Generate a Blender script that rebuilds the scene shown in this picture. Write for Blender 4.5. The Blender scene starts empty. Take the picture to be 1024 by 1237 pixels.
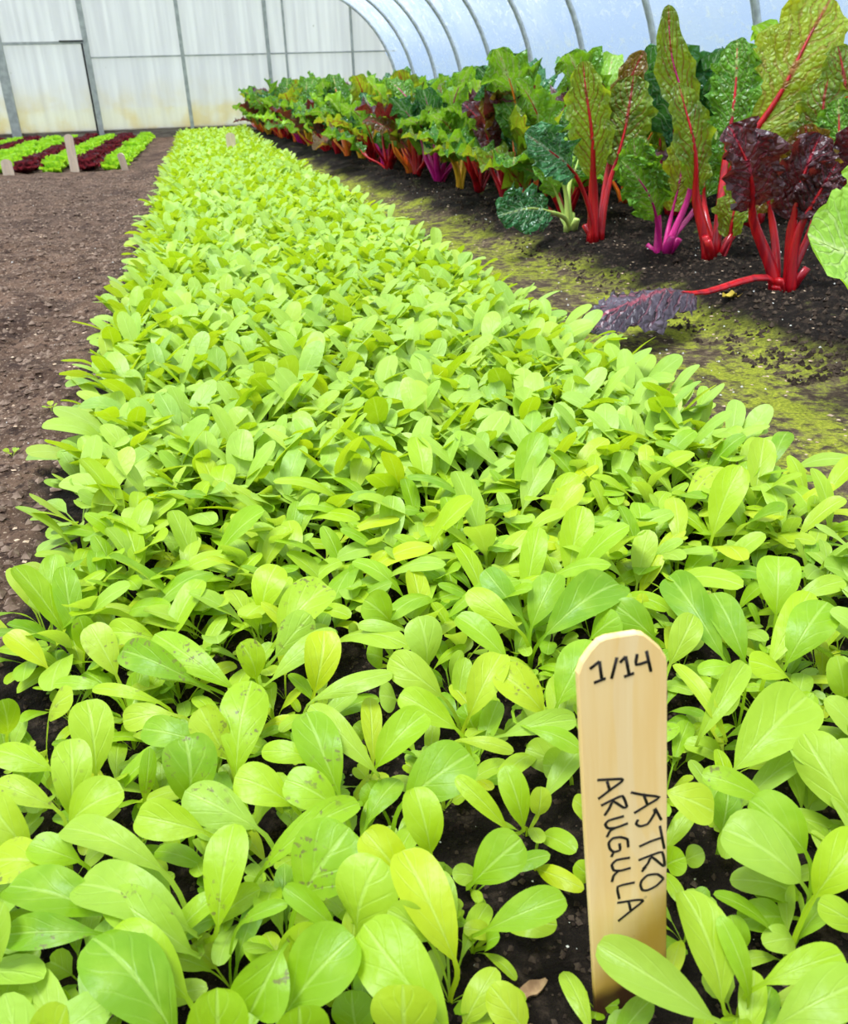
import bpy, math, random
import numpy as np
from mathutils import Vector, Matrix, noise

# ------------------------------------------------------------------ camera, sky, sun, exposure
S = bpy.context.scene
COL = S.collection
cam_d = bpy.data.cameras.new('camera'); cam = bpy.data.objects.new('camera', cam_d); COL.objects.link(cam)
RC = [[0.971356, -0.235899, -0.028616], [-0.130469, -0.428791, -0.893933], [0.198608, 0.87206, -0.447287]]
cam.matrix_world = Matrix(((RC[0][0], -RC[1][0], -RC[2][0], 0), (RC[0][1], -RC[1][1], -RC[2][1], 0), (RC[0][2], -RC[1][2], -RC[2][2], 0.46), (0, 0, 0, 1)))
cam_d.sensor_fit = 'HORIZONTAL'; cam_d.sensor_width = 36.0; cam_d.lens = 36.0
cam_d.clip_start = 0.02; cam_d.clip_end = 200
cam_d.dof.use_dof = True; cam_d.dof.focus_distance = 0.85; cam_d.dof.aperture_fstop = 22.0
S.camera = cam
w = bpy.data.worlds.new('overcast_sky'); S.world = w; w.use_nodes = True
nt = w.node_tree; nt.nodes.clear()
N = lambda t: nt.nodes.new(t)
wo = N('ShaderNodeOutputWorld'); bg = N('ShaderNodeBackground'); tc = N('ShaderNodeTexCoord'); sp = N('ShaderNodeSeparateXYZ')
mr = N('ShaderNodeMapRange'); mr.inputs['From Min'].default_value = -0.1; mr.inputs['From Max'].default_value = 1.0
cr = N('ShaderNodeValToRGB'); cr.color_ramp.elements[0].color = (0.50, 0.70, 1.0, 1); cr.color_ramp.elements[1].color = (1.45, 1.5, 1.55, 1)
nt.links.new(tc.outputs['Generated'], sp.inputs[0]); nt.links.new(sp.outputs['Z'], mr.inputs['Value'])
nt.links.new(mr.outputs[0], cr.inputs[0]); nt.links.new(cr.outputs[0], bg.inputs['Color']); nt.links.new(bg.outputs[0], wo.inputs[0])
bg.inputs['Strength'].default_value = 1.08
sun_d = bpy.data.lights.new('hazy_sun', 'SUN'); sun_d.energy = 11.5; sun_d.angle = math.radians(20); sun_d.color = (1.0, 0.96, 0.88)
sun = bpy.data.objects.new('hazy_sun', sun_d); COL.objects.link(sun)
sun.rotation_euler = Vector((0.28, 0.10, -1.0)).to_track_quat('-Z', 'Y').to_euler()
S.view_settings.view_transform = 'Standard'; S.view_settings.look = 'None'; S.view_settings.gamma = 1.0
S.view_settings.use_curve_mapping = False; S.view_settings.exposure = -0.17
S.cycles.use_denoising = True
S.cycles.max_bounces = 8; S.cycles.transparent_max_bounces = 12
rnd = random.Random(7); rg = np.random.default_rng(11)

# ------------------------------------------------------------------ helpers
def prop(o, label=None, cat=None, group=None, kind=None):
    if label: o['label'] = label
    if cat: o['category'] = cat
    if group: o['group'] = group
    if kind: o['kind'] = kind
    return o
def link(name, me, mat=None, parent=None):
    o = bpy.data.objects.new(name, me); COL.objects.link(o)
    if mat is not None and not me.materials: me.materials.append(mat)
    if parent is not None: o.parent = parent
    return o
def empty(name, loc=(0, 0, 0), rz=0.0):
    o = bpy.data.objects.new(name, None); COL.objects.link(o); o.location = loc; o.rotation_euler = (0, 0, rz); o.empty_display_size = 0.02
    return o
def mesh_np(name, V, Q, smooth=True, uv=None, tint=None, mat=None):
    """V (n,3), Q (m,4) or (m,3) -> mesh; uv (n,2) per vertex, tint (n,) per vertex."""
    me = bpy.data.meshes.new(name); V = np.asarray(V, np.float32); Q = np.asarray(Q, np.int32); k = Q.shape[1]; m = len(Q)
    me.vertices.add(len(V)); me.vertices.foreach_set('co', V.ravel())
    me.loops.add(m * k); me.loops.foreach_set('vertex_index', Q.ravel())
    me.polygons.add(m); me.polygons.foreach_set('loop_start', np.arange(0, m * k, k, dtype=np.int32)); me.polygons.foreach_set('loop_total', np.full(m, k, np.int32))
    me.polygons.foreach_set('use_smooth', np.full(m, smooth))
    if uv is not None:
        l = me.uv_layers.new(name='UVMap'); l.data.foreach_set('uv', np.asarray(uv, np.float32)[Q.ravel()].ravel())
    if tint is not None:
        a = me.attributes.new('tint', 'FLOAT', 'POINT'); a.data.foreach_set('value', np.asarray(tint, np.float32))
    me.update(calc_edges=True); me.validate()
    if mat is not None: me.materials.append(mat)
    return me
class MB:
    """collects polygons for one mesh"""
    def __init__(s): s.v = []; s.f = []
    def add(s, v, f):
        b = len(s.v); s.v += [tuple(p) for p in v]; s.f += [tuple(b + i for i in q) for q in f]
    def box(s, c, d, rot=None):
        x, y, z = (q / 2 for q in d); P = [Vector(p) for p in ((-x, -y, -z), (x, -y, -z), (x, y, -z), (-x, y, -z), (-x, -y, z), (x, -y, z), (x, y, z), (-x, y, z))]
        if rot is not None: P = [rot @ p for p in P]
        s.add([p + Vector(c) for p in P], [(0, 3, 2, 1), (4, 5, 6, 7), (0, 1, 5, 4), (1, 2, 6, 5), (2, 3, 7, 6), (3, 0, 4, 7)])
    def tube(s, pts, rad, n=8, flat=1.0, nrm=None, cap=True):
        pts = [Vector(p) for p in pts]; rad = rad if hasattr(rad, '__len__') else [rad] * len(pts); V = []; prev = Vector(nrm) if nrm is not None else Vector((0.3, 0.2, 1)).normalized()
        for i, p in enumerate(pts):
            t = (pts[min(i + 1, len(pts) - 1)] - pts[max(i - 1, 0)]).normalized(); a = t.cross(prev)
            a = a.normalized() if a.length > 1e-6 else t.orthogonal().normalized()
            b = a.cross(t); prev = b
            V += [p + (a * math.cos(q) + b * math.sin(q) * flat) * rad[i] for q in (2 * math.pi * j / n for j in range(n))]
        F = [(i * n + j, i * n + (j + 1) % n, (i + 1) * n + (j + 1) % n, (i + 1) * n + j) for i in range(len(pts) - 1) for j in range(n)]
        if cap: F += [tuple(range(n - 1, -1, -1)), tuple((len(pts) - 1) * n + j for j in range(n))]
        s.add(V, F)
    def mesh(s, name, mat=None, smooth=False):
        me = bpy.data.meshes.new(name); me.from_pydata(s.v, [], s.f); me.validate(); me.update()
        if smooth: me.polygons.foreach_set('use_smooth', np.full(len(me.polygons), True))
        if mat is not None: me.materials.append(mat)
        return me
    def obj(s, name, mat, parent=None, smooth=False): return link(name, s.mesh(name, mat, smooth), None, parent)

class NT:
    """tiny node-tree writer"""
    def __init__(s, name):
        s.m = bpy.data.materials.new(name); s.m.use_nodes = True; s.t = s.m.node_tree; s.t.nodes.clear(); s.out = s.n('ShaderNodeOutputMaterial')
    def n(s, ty, **k):
        q = s.t.nodes.new(ty)
        for a, b in k.items(): setattr(q, a, b)
        return q
    def put(s, sock, v):
        if isinstance(v, bpy.types.NodeSocket): s.t.links.new(v, sock)
        elif isinstance(v, (tuple, list)): sock.default_value = tuple(v) + ((1,) if len(v) == 3 and sock.type == 'RGBA' else ())
        else: sock.default_value = v
    def math(s, op, a, b=0.0, clamp=False):
        q = s.n('ShaderNodeMath', operation=op); q.use_clamp = clamp; s.put(q.inputs[0], a); s.put(q.inputs[1], b); return q.outputs[0]
    def mix(s, f, a, b, blend='MIX'):
        q = s.n('ShaderNodeMix', data_type='RGBA', blend_type=blend); s.put(q.inputs[0], f); s.put(q.inputs[6], a); s.put(q.inputs[7], b); return q.outputs[2]
    def ramp(s, f, st):
        q = s.n('ShaderNodeValToRGB'); e = q.color_ramp.elements
        while len(e) < len(st): e.new(0.5)
        for i, (p, c) in enumerate(st): e[i].position = p; e[i].color = (c if hasattr(c, '__len__') else (c, c, c)) + (1,) if not hasattr(c, '__len__') or len(c) == 3 else c
        s.put(q.inputs[0], f); return q.outputs[0]
    def noise(s, vec, scale, detail=3.0, rough=0.55, dist=0.0):
        q = s.n('ShaderNodeTexNoise'); s.put(q.inputs['Vector'], vec); q.inputs['Scale'].default_value = scale; q.inputs['Detail'].default_value = detail
        q.inputs['Roughness'].default_value = rough; q.inputs['Distortion'].default_value = dist; return q.outputs['Fac']
    def step(s, v, a, b):
        q = s.n('ShaderNodeMapRange', interpolation_type='SMOOTHSTEP'); s.put(q.inputs['Value'], v); q.inputs['From Min'].default_value = a; q.inputs['From Max'].default_value = b; return q.outputs[0]
    def coord(s, which='Object'): return s.n('ShaderNodeTexCoord').outputs[which]
    def xyz(s, v):
        q = s.n('ShaderNodeSeparateXYZ'); s.put(q.inputs[0], v); return q.outputs
    def scale(s, v, k):
        q = s.n('ShaderNodeVectorMath', operation='MULTIPLY'); s.put(q.inputs[0], v); q.inputs[1].default_value = k; return q.outputs[0]
    def bump(s, h, st, d):
        q = s.n('ShaderNodeBump'); s.put(q.inputs['Height'], h); q.inputs['Strength'].default_value = st; q.inputs['Distance'].default_value = d; return q.outputs[0]
    def bsdf(s, col, rough=0.5, spec=0.5, bump=None, metal=0.0):
        q = s.n('ShaderNodeBsdfPrincipled'); s.put(q.inputs['Base Color'], col); s.put(q.inputs['Roughness'], rough); s.put(q.inputs['Specular IOR Level'], spec); q.inputs['Metallic'].default_value = metal
        if bump is not None: s.put(q.inputs['Normal'], bump)
        return q.outputs[0]
    def mixs(s, f, a, b):
        q = s.n('ShaderNodeMixShader'); s.put(q.inputs[0], f); s.t.links.new(a, q.inputs[1]); s.t.links.new(b, q.inputs[2]); return q.outputs[0]
    def done(s, sh): s.t.links.new(sh, s.out.inputs['Surface']); return s.m

# ------------------------------------------------------------------ materials
def leaf_veins(t, nv, slope, thin):
    """midrib and side veins from the blade's own UV: u across 0..1, v along 0..1"""
    x = t.xyz(t.coord('UV')); au = t.math('ABSOLUTE', t.math('SUBTRACT', x[0], 0.5))
    mid = t.math('SUBTRACT', 1.0, t.step(au, 0.012, 0.05))
    ph = t.math('FRACT', t.math('ADD', t.math('MULTIPLY', t.math('SUBTRACT', x[1], t.math('MULTIPLY', au, slope)), nv), t.math('MULTIPLY', t.noise(t.coord('Object'), 18.0, 2.0), 1.6)))
    side = t.math('SUBTRACT', 1.0, t.step(t.math('ABSOLUTE', t.math('SUBTRACT', ph, 0.5)), thin * 0.4, thin))
    return mid, t.math('MULTIPLY', side, t.math('SUBTRACT', 1.0, t.step(au, 0.25, 0.5))), au, x[1]
def arugula_mat(name, spots=0.0):
    t = NT(name); at = t.n('ShaderNodeAttribute', attribute_name='tint').outputs['Fac']; oi = t.n('ShaderNodeObjectInfo').outputs['Random']
    r = t.math('FRACT', t.math('ADD', at, oi))
    base = t.ramp(r, [(0.0, (0.15, 0.31, 0.008)), (0.25, (0.27, 0.45, 0.010)), (0.5, (0.37, 0.52, 0.010)), (0.75, (0.30, 0.46, 0.045)), (1.0, (0.46, 0.54, 0.008))])
    mid, side, au, v = leaf_veins(t, 7.0, 0.55, 0.10)
    nz = t.noise(t.coord('Object'), 55.0, 2.0)
    base = t.mix(t.math('MULTIPLY', t.step(nz, 0.4, 0.75), 0.22), base, (0.50, 0.66, 0.07))
    col = t.mix(t.math('MULTIPLY', mid, 0.3), base, (0.60, 0.76, 0.20)); col = t.mix(t.math('MULTIPLY', side, 0.09), col, (0.60, 0.78, 0.2))
    if spots:
        sn = t.noise(t.coord('Object'), 260.0, 2.0); big = t.noise(t.coord('Object'), 45.0, 1.0)
        f = t.math('MULTIPLY', t.step(sn, 0.57, 0.66), t.step(big, 0.48, 0.60)); col = t.mix(t.math('MULTIPLY', f, spots), col, (0.16, 0.11, 0.05))
    bf = t.n('ShaderNodeNewGeometry').outputs['Backfacing']; col = t.mix(t.math('MULTIPLY', bf, 0.35), col, (0.50, 0.70, 0.17))
    fn = t.noise(t.coord('Object'), 210.0, 2.0); bp = t.bump(t.math('ADD', t.math('ADD', t.math('MULTIPLY', nz, 0.9), t.math('MULTIPLY', fn, 0.25)), t.math('MULTIPLY', t.math('ADD', mid, t.math('MULTIPLY', side, 0.5)), -0.22)), 0.6, 0.0022)
    tr = t.n('ShaderNodeBsdfTranslucent'); t.put(tr.inputs['Color'], t.mix(0.6, col, (0.62, 0.76, 0.008)))
    return t.done(t.mixs(0.40, t.bsdf(col, 0.40, 0.34, bp), tr.outputs[0]))
M_AR = arugula_mat('arugula_leaf_green'); M_AR_SPOT = arugula_mat('arugula_leaf_speckled', 0.85)
def chard_mat(name, dark, light, vein, tl, gloss, tr_w=0.35, pale=None, bs=1.0):
    t = NT(name); mid, side, au, v = leaf_veins(t, 9.0, 0.75, 0.16); oi = t.n('ShaderNodeObjectInfo').outputs['Random']
    nz = t.noise(t.coord('Object'), 22.0, 3.0); net = t.n('ShaderNodeTexVoronoi', feature='DISTANCE_TO_EDGE'); t.put(net.inputs['Vector'], t.coord('Object')); net.inputs['Scale'].default_value = 55.0
    nf = t.math('SUBTRACT', 1.0, t.step(net.outputs['Distance'], 0.02, 0.14))
    col = t.mix(t.step(t.math('ADD', nz, t.math('MULTIPLY', t.math('SUBTRACT', oi, 0.5), 0.35)), 0.3, 0.7), dark, light)
    col = t.mix(t.math('MULTIPLY', nf, 0.35), col, pale or dark); col = t.mix(t.math('MULTIPLY', side, 0.42), col, vein); col = t.mix(mid, col, vein)
    bp = t.bump(t.math('ADD', t.math('ADD', t.math('MULTIPLY', t.math('MINIMUM', net.outputs['Distance'], 0.35), 1.6), t.math('MULTIPLY', nz, 1.2)), t.math('MULTIPLY', side, -0.5)), 1.0, 0.011 * bs)
    tr = t.n('ShaderNodeBsdfTranslucent'); t.put(tr.inputs['Color'], t.mix(t.math('MULTIPLY', t.math('MAXIMUM', mid, t.math('MULTIPLY', side, 0.7)), 1.0), tl, vein))
    return t.done(t.mixs(tr_w, t.bsdf(col, gloss, 0.5, bp), tr.outputs[0]))
RED = (0.62, 0.012, 0.02)
M_CH = {
 'green': chard_mat('chard_leaf_green', (0.045, 0.18, 0.012), (0.17, 0.40, 0.03), (0.45, 0.55, 0.16), (0.32, 0.60, 0.02), 0.33),
 'olive': chard_mat('chard_leaf_olive', (0.07, 0.14, 0.01), (0.22, 0.34, 0.022), (0.34, 0.06, 0.02), (0.45, 0.55, 0.02), 0.38, 0.45, None, 0.55),
 'lime': chard_mat('chard_leaf_lime', (0.26, 0.42, 0.03), (0.46, 0.60, 0.05), (0.46, 0.20, 0.04), (0.76, 0.70, 0.015), 0.40, 0.5, (0.30, 0.22, 0.02), 0.55),
 'pale': chard_mat('chard_leaf_bright', (0.26, 0.52, 0.04), (0.42, 0.68, 0.09), (0.60, 0.76, 0.25), (0.50, 0.80, 0.03), 0.38, 0.4, None, 0.25),
 'blue': chard_mat('chard_leaf_blue_green', (0.025, 0.13, 0.035), (0.08, 0.26, 0.09), (0.42, 0.58, 0.32), (0.12, 0.36, 0.04), 0.25, 0.2),
 'purple': chard_mat('chard_leaf_purple', (0.034, 0.012, 0.015), (0.105, 0.040, 0.036), (0.30, 0.012, 0.03), (0.30, 0.035, 0.02), 0.36, 0.25, (0.12, 0.06, 0.08), 0.5),
 'wilted': chard_mat('chard_leaf_wilted', (0.050, 0.034, 0.045), (0.16, 0.12, 0.15), (0.26, 0.05, 0.07), (0.10, 0.05, 0.05), 0.36, 0.08, None, 0.5),
 'brown': chard_mat('chard_leaf_bronze', (0.10, 0.055, 0.012), (0.22, 0.16, 0.025), (0.36, 0.03, 0.02), (0.42, 0.25, 0.02), 0.36, 0.4)}
def stalk_mat(name, c, d):
    t = NT(name); nz = t.noise(t.scale(t.coord('Object'), (60, 60, 6)), 1.0, 2.0); col = t.mix(t.step(nz, 0.35, 0.7), c, d)
    q = t.n('ShaderNodeBsdfPrincipled'); t.put(q.inputs['Base Color'], col); q.inputs['Roughness'].default_value = 0.3; q.inputs['Subsurface Weight'].default_value = 0.15; q.inputs['Subsurface Radius'].default_value = (0.01, 0.004, 0.003)
    t.put(q.inputs['Normal'], t.bump(nz, 0.3, 0.003)); return t.done(q.outputs[0])
M_ST = {'red': stalk_mat('chard_stalk_red', (0.52, 0.006, 0.010), (0.26, 0.003, 0.010)), 'magenta': stalk_mat('chard_stalk_magenta', (0.62, 0.02, 0.22), (0.45, 0.008, 0.15)),
 'orange': stalk_mat('chard_stalk_orange', (0.85, 0.25, 0.02), (0.75, 0.12, 0.02)), 'yellow': stalk_mat('chard_stalk_yellow', (0.85, 0.50, 0.03), (0.72, 0.36, 0.02)), 'pale': stalk_mat('chard_stalk_pale', (0.55, 0.65, 0.16), (0.38, 0.55, 0.10))}
def simple(name, c, c2=None, sc=20.0, rough=0.7, spec=0.3, bump=0.0, metal=0.0, stretch=None):
    t = NT(name); v = t.coord('Object'); v = t.scale(v, stretch) if stretch else v; nz = t.noise(v, sc, 4.0)
    return t.done(t.bsdf(t.mix(t.step(nz, 0.35, 0.68), c, c2 or c), rough, spec, t.bump(nz, bump, 0.004) if bump else None, metal))
def lettuce_mat(name, a, b, tl):
    t = NT(name); nz = t.noise(t.coord('Object'), 26.0, 3.0); col = t.mix(t.step(nz, 0.35, 0.65), a, b); tr = t.n('ShaderNodeBsdfTranslucent'); tr.inputs['Color'].default_value = tl + (1,)
    return t.done(t.mixs(0.35, t.bsdf(col, 0.45, 0.4, t.bump(nz, 0.6, 0.01)), tr.outputs[0]))
M_LG = lettuce_mat('green_lettuce_leaf', (0.26, 0.52, 0.03), (0.46, 0.72, 0.06), (0.55, 0.85, 0.03)); M_LR = lettuce_mat('red_lettuce_leaf', (0.045, 0.010, 0.016), (0.12, 0.026, 0.032), (0.3, 0.03, 0.04))
def soil_mat():
    t = NT('bed_and_path_soil'); P = t.coord('Object'); x = t.xyz(P)
    wob = t.math('MULTIPLY', t.math('SUBTRACT', t.noise(P, 5.0, 3.0), 0.5), 0.22)
    X = t.math('ADD', x[0], wob)
    n1 = t.noise(P, 9.0, 5.0, 0.65); n2 = t.noise(P, 48.0, 5.0, 0.7); n3 = t.noise(P, 170.0, 3.0, 0.7)
    dark = t.mix(t.step(n2, 0.45, 0.75), (0.008, 0.005, 0.003), (0.045, 0.030, 0.020))
    left = t.mix(t.step(n1, 0.3, 0.7), (0.060, 0.033, 0.020), (0.160, 0.094, 0.060)); left = t.mix(t.step(n3, 0.55, 0.70), left, (0.42, 0.30, 0.21)); left = t.mix(t.math('SUBTRACT', 1.0, t.step(n2, 0.36, 0.50)), left, (0.030, 0.016, 0.011))
    left = t.mix(t.math('MULTIPLY', t.step(t.noise(t.scale(P, (1.6, 0.7, 1.0)), 2.2, 4.0, 0.6, 0.5), 0.50, 0.66), 0.6), left, (0.036, 0.019, 0.013))
    path = t.mix(t.step(n2, 0.35, 0.7), (0.055, 0.036, 0.022), (0.18, 0.125, 0.075))
    mossn = t.math('ADD', t.math('MULTIPLY', t.noise(t.scale(P, (1.0, 0.6, 1.0)), 5.5, 6.0, 0.75), 0.62), t.math('MULTIPLY', n2, 0.38))
    moss = t.mix(t.step(n3, 0.35, 0.7), (0.17, 0.20, 0.012), (0.40, 0.42, 0.03))
    pathm = t.mix(t.math('MULTIPLY', t.step(mossn, 0.45, 0.56), 0.85), path, moss)
    col = t.mix(t.math('SUBTRACT', 1.0, t.step(X, -0.30, -0.22)), dark, left)
    col = t.mix(t.step(X, 0.60, 0.68), col, pathm)
    X2 = t.math('ADD', X, t.math('MULTIPLY', x[1], 0.055))
    bed = t.mix(t.math('MULTIPLY', t.step(mossn, 0.56, 0.66), 0.45), dark, (0.10, 0.12, 0.015)); bed = t.mix(t.step(n3, 0.64, 0.76), bed, (0.11, 0.08, 0.055))
    col = t.mix(t.step(X2, 1.04, 1.16), col, bed)
    h = t.math('ADD', t.math('MULTIPLY', n2, 0.6), t.math('MULTIPLY', n3, 0.4))
    return t.done(t.bsdf(col, 0.9, 0.12, t.bump(h, 1.0, 0.016)))
M_SOIL = soil_mat()
def film_mat():
    t = NT('greenhouse_film'); P = t.coord('Object'); a = t.noise(t.scale(P, (0.6, 1.0, 1.4)), 2.2, 4.0, 0.6, 0.6); b = t.noise(t.scale(P, (2.0, 5.0, 9.0)), 2.0, 4.0, 0.6, 1.2)
    haze = t.math('ADD', t.math('MULTIPLY', t.step(a, 0.35, 0.7), 0.25), t.math('MULTIPLY', t.step(b, 0.54, 0.66), 0.40)); haze = t.math('ADD', haze, 0.30)
    tp = t.n('ShaderNodeBsdfTransparent'); tp.inputs['Color'].default_value = (0.76, 0.86, 1.0, 1)
    tl = t.n('ShaderNodeBsdfTranslucent'); tl.inputs['Color'].default_value = (0.64, 0.72, 0.85, 1)
    df = t.bsdf((0.80, 0.84, 0.90), 0.25, 0.5, t.bump(b, 0.5, 0.02))
    return t.done(t.mixs(haze, tp.outputs[0], t.mixs(0.25, tl.outputs[0], df)))
M_FILM = film_mat()
def poly_mat():
    t = NT('twin_wall_sheet'); P = t.coord('Object'); x = t.xyz(P)
    st = t.noise(t.scale(P, (9.0, 1.0, 0.35)), 2.0, 3.0); bl = t.noise(P, 2.6, 4.0, 0.6); sp_ = t.noise(P, 15.0, 2.0)
    low = t.math('SUBTRACT', 1.0, t.step(x[2], 0.05, 0.75)); stain = t.math('MULTIPLY', t.step(bl, 0.42, 0.68), low)
    c = t.mix(t.step(st, 0.3, 0.75), (0.85, 0.83, 0.88), (0.96, 0.94, 0.98)); c = t.mix(t.math('MULTIPLY', low, 0.35), c, (0.93, 0.88, 0.72)); c = t.mix(t.math('MULTIPLY', stain, 0.7), c, (0.86, 0.72, 0.42)); c = t.mix(t.math('MULTIPLY', t.step(sp_, 0.76, 0.80), 0.5), c, (0.35, 0.33, 0.28))
    rib = t.n('ShaderNodeTexWave', wave_type='BANDS', bands_direction='X'); t.put(rib.inputs['Vector'], P); rib.inputs['Scale'].default_value = 16.0
    tl = t.n('ShaderNodeBsdfTranslucent'); t.put(tl.inputs['Color'], c); tp = t.n('ShaderNodeBsdfTransparent'); t.put(tp.inputs['Color'], c)
    return t.done(t.mixs(0.34, t.mixs(0.20, tl.outputs[0], t.bsdf(c, 0.35, 0.4, t.bump(rib.outputs['Fac'], 0.15, 0.004))), tp.outputs[0]))
M_POLY = poly_mat()
M_STEEL = simple('galvanised_steel', (0.40, 0.42, 0.43), (0.58, 0.60, 0.61), 30, 0.38, 0.5, 0.0, 0.35)
M_ALU = simple('grey_glazing_bar', (0.26, 0.27, 0.25), (0.36, 0.37, 0.34), 12, 0.55, 0.4); M_DARK = simple('black_rubber_seal', (0.02, 0.02, 0.02), None, 8, 0.7)
M_BOARD = simple('weathered_baseboard', (0.10, 0.08, 0.06), (0.2, 0.17, 0.13), 9, 0.85, 0.2, 0.4, 0, (1, 1, 6))
M_OUT = simple('outdoor_grass', (0.16, 0.22, 0.07), (0.28, 0.30, 0.12), 3, 0.9, 0.1)
def wood_mat(name, c1, c2, wet=True):
    t = NT(name); P = t.coord('Object'); x = t.xyz(P); g = t.noise(t.scale(P, (90.0, 30.0, 6.0)), 1.0, 4.0, 0.6, 0.4); g2 = t.noise(t.scale(P, (16.0, 10.0, 5.0)), 1.0, 2.0, 0.5, 1.5)
    col = t.mix(t.step(g, 0.35, 0.7), c1, c2); col = t.mix(t.math('MULTIPLY', t.step(g2, 0.5, 0.52), 0.25), col, (0.86, 0.68, 0.42))
    f = t.noise(P, 160.0, 1.0); col = t.mix(t.math('MULTIPLY', t.step(f, 0.76, 0.80), 0.5), col, (0.3, 0.2, 0.1))
    if wet:   # damp stain creeping up from the soil, higher on one side
        hgt = t.math('ADD', x[2], t.math('ADD', t.math('MULTIPLY', x[0], -1.3), t.math('MULTIPLY', t.math('SUBTRACT', t.noise(P, 40.0, 2.0), 0.5), 0.02)))
        col = t.mix(t.math('MULTIPLY', t.math('SUBTRACT', 1.0, t.step(hgt, 0.035, 0.085)), 0.9), col, (0.40, 0.21, 0.015))
        col = t.mix(t.math('SUBTRACT', 1.0, t.step(t.math('ADD', hgt, t.math('MULTIPLY', x[0], 0.9)), 0.018, 0.032)), col, (0.06, 0.022, 0.008))
    return t.done(t.bsdf(col, 0.55, 0.3, t.bump(g, 0.25, 0.0006)))
M_WOOD = wood_mat('pale_birch_wood', (0.86, 0.55, 0.20), (0.90, 0.63, 0.28)); M_WOOD2 = wood_mat('plain_birch_wood', (0.62, 0.46, 0.33), (0.72, 0.56, 0.42), False)
M_INK = simple('black_marker_ink', (0.012, 0.008, 0.006), None, 8, 0.6)
M_CRUMB = simple('soil_crumb', (0.018, 0.011, 0.008), (0.08, 0.055, 0.038), 60, 0.9, 0.1); M_CRUMB2 = simple('dry_soil_crumb', (0.10, 0.06, 0.042), (0.26, 0.18, 0.13), 60, 0.9, 0.1)
M_FLECK = simple('tan_fleck', (0.55, 0.40, 0.27), (0.36, 0.24, 0.15), 90, 0.8, 0.2); M_PERL = simple('white_perlite', (0.72, 0.70, 0.64), (0.5, 0.46, 0.38), 90, 0.8, 0.2); M_BARK = simple('bark_chip_brown', (0.22, 0.12, 0.06), (0.42, 0.26, 0.13), 80, 0.8, 0.2, 0.5); M_DRY = simple('dry_brown_leaf', (0.36, 0.19, 0.08), (0.55, 0.36, 0.17), 30, 0.7, 0.2, 0.5); M_YEL = simple('yellowed_leaf', (0.52, 0.40, 0.04), (0.38, 0.24, 0.03), 30, 0.6, 0.3, 0.4)

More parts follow.
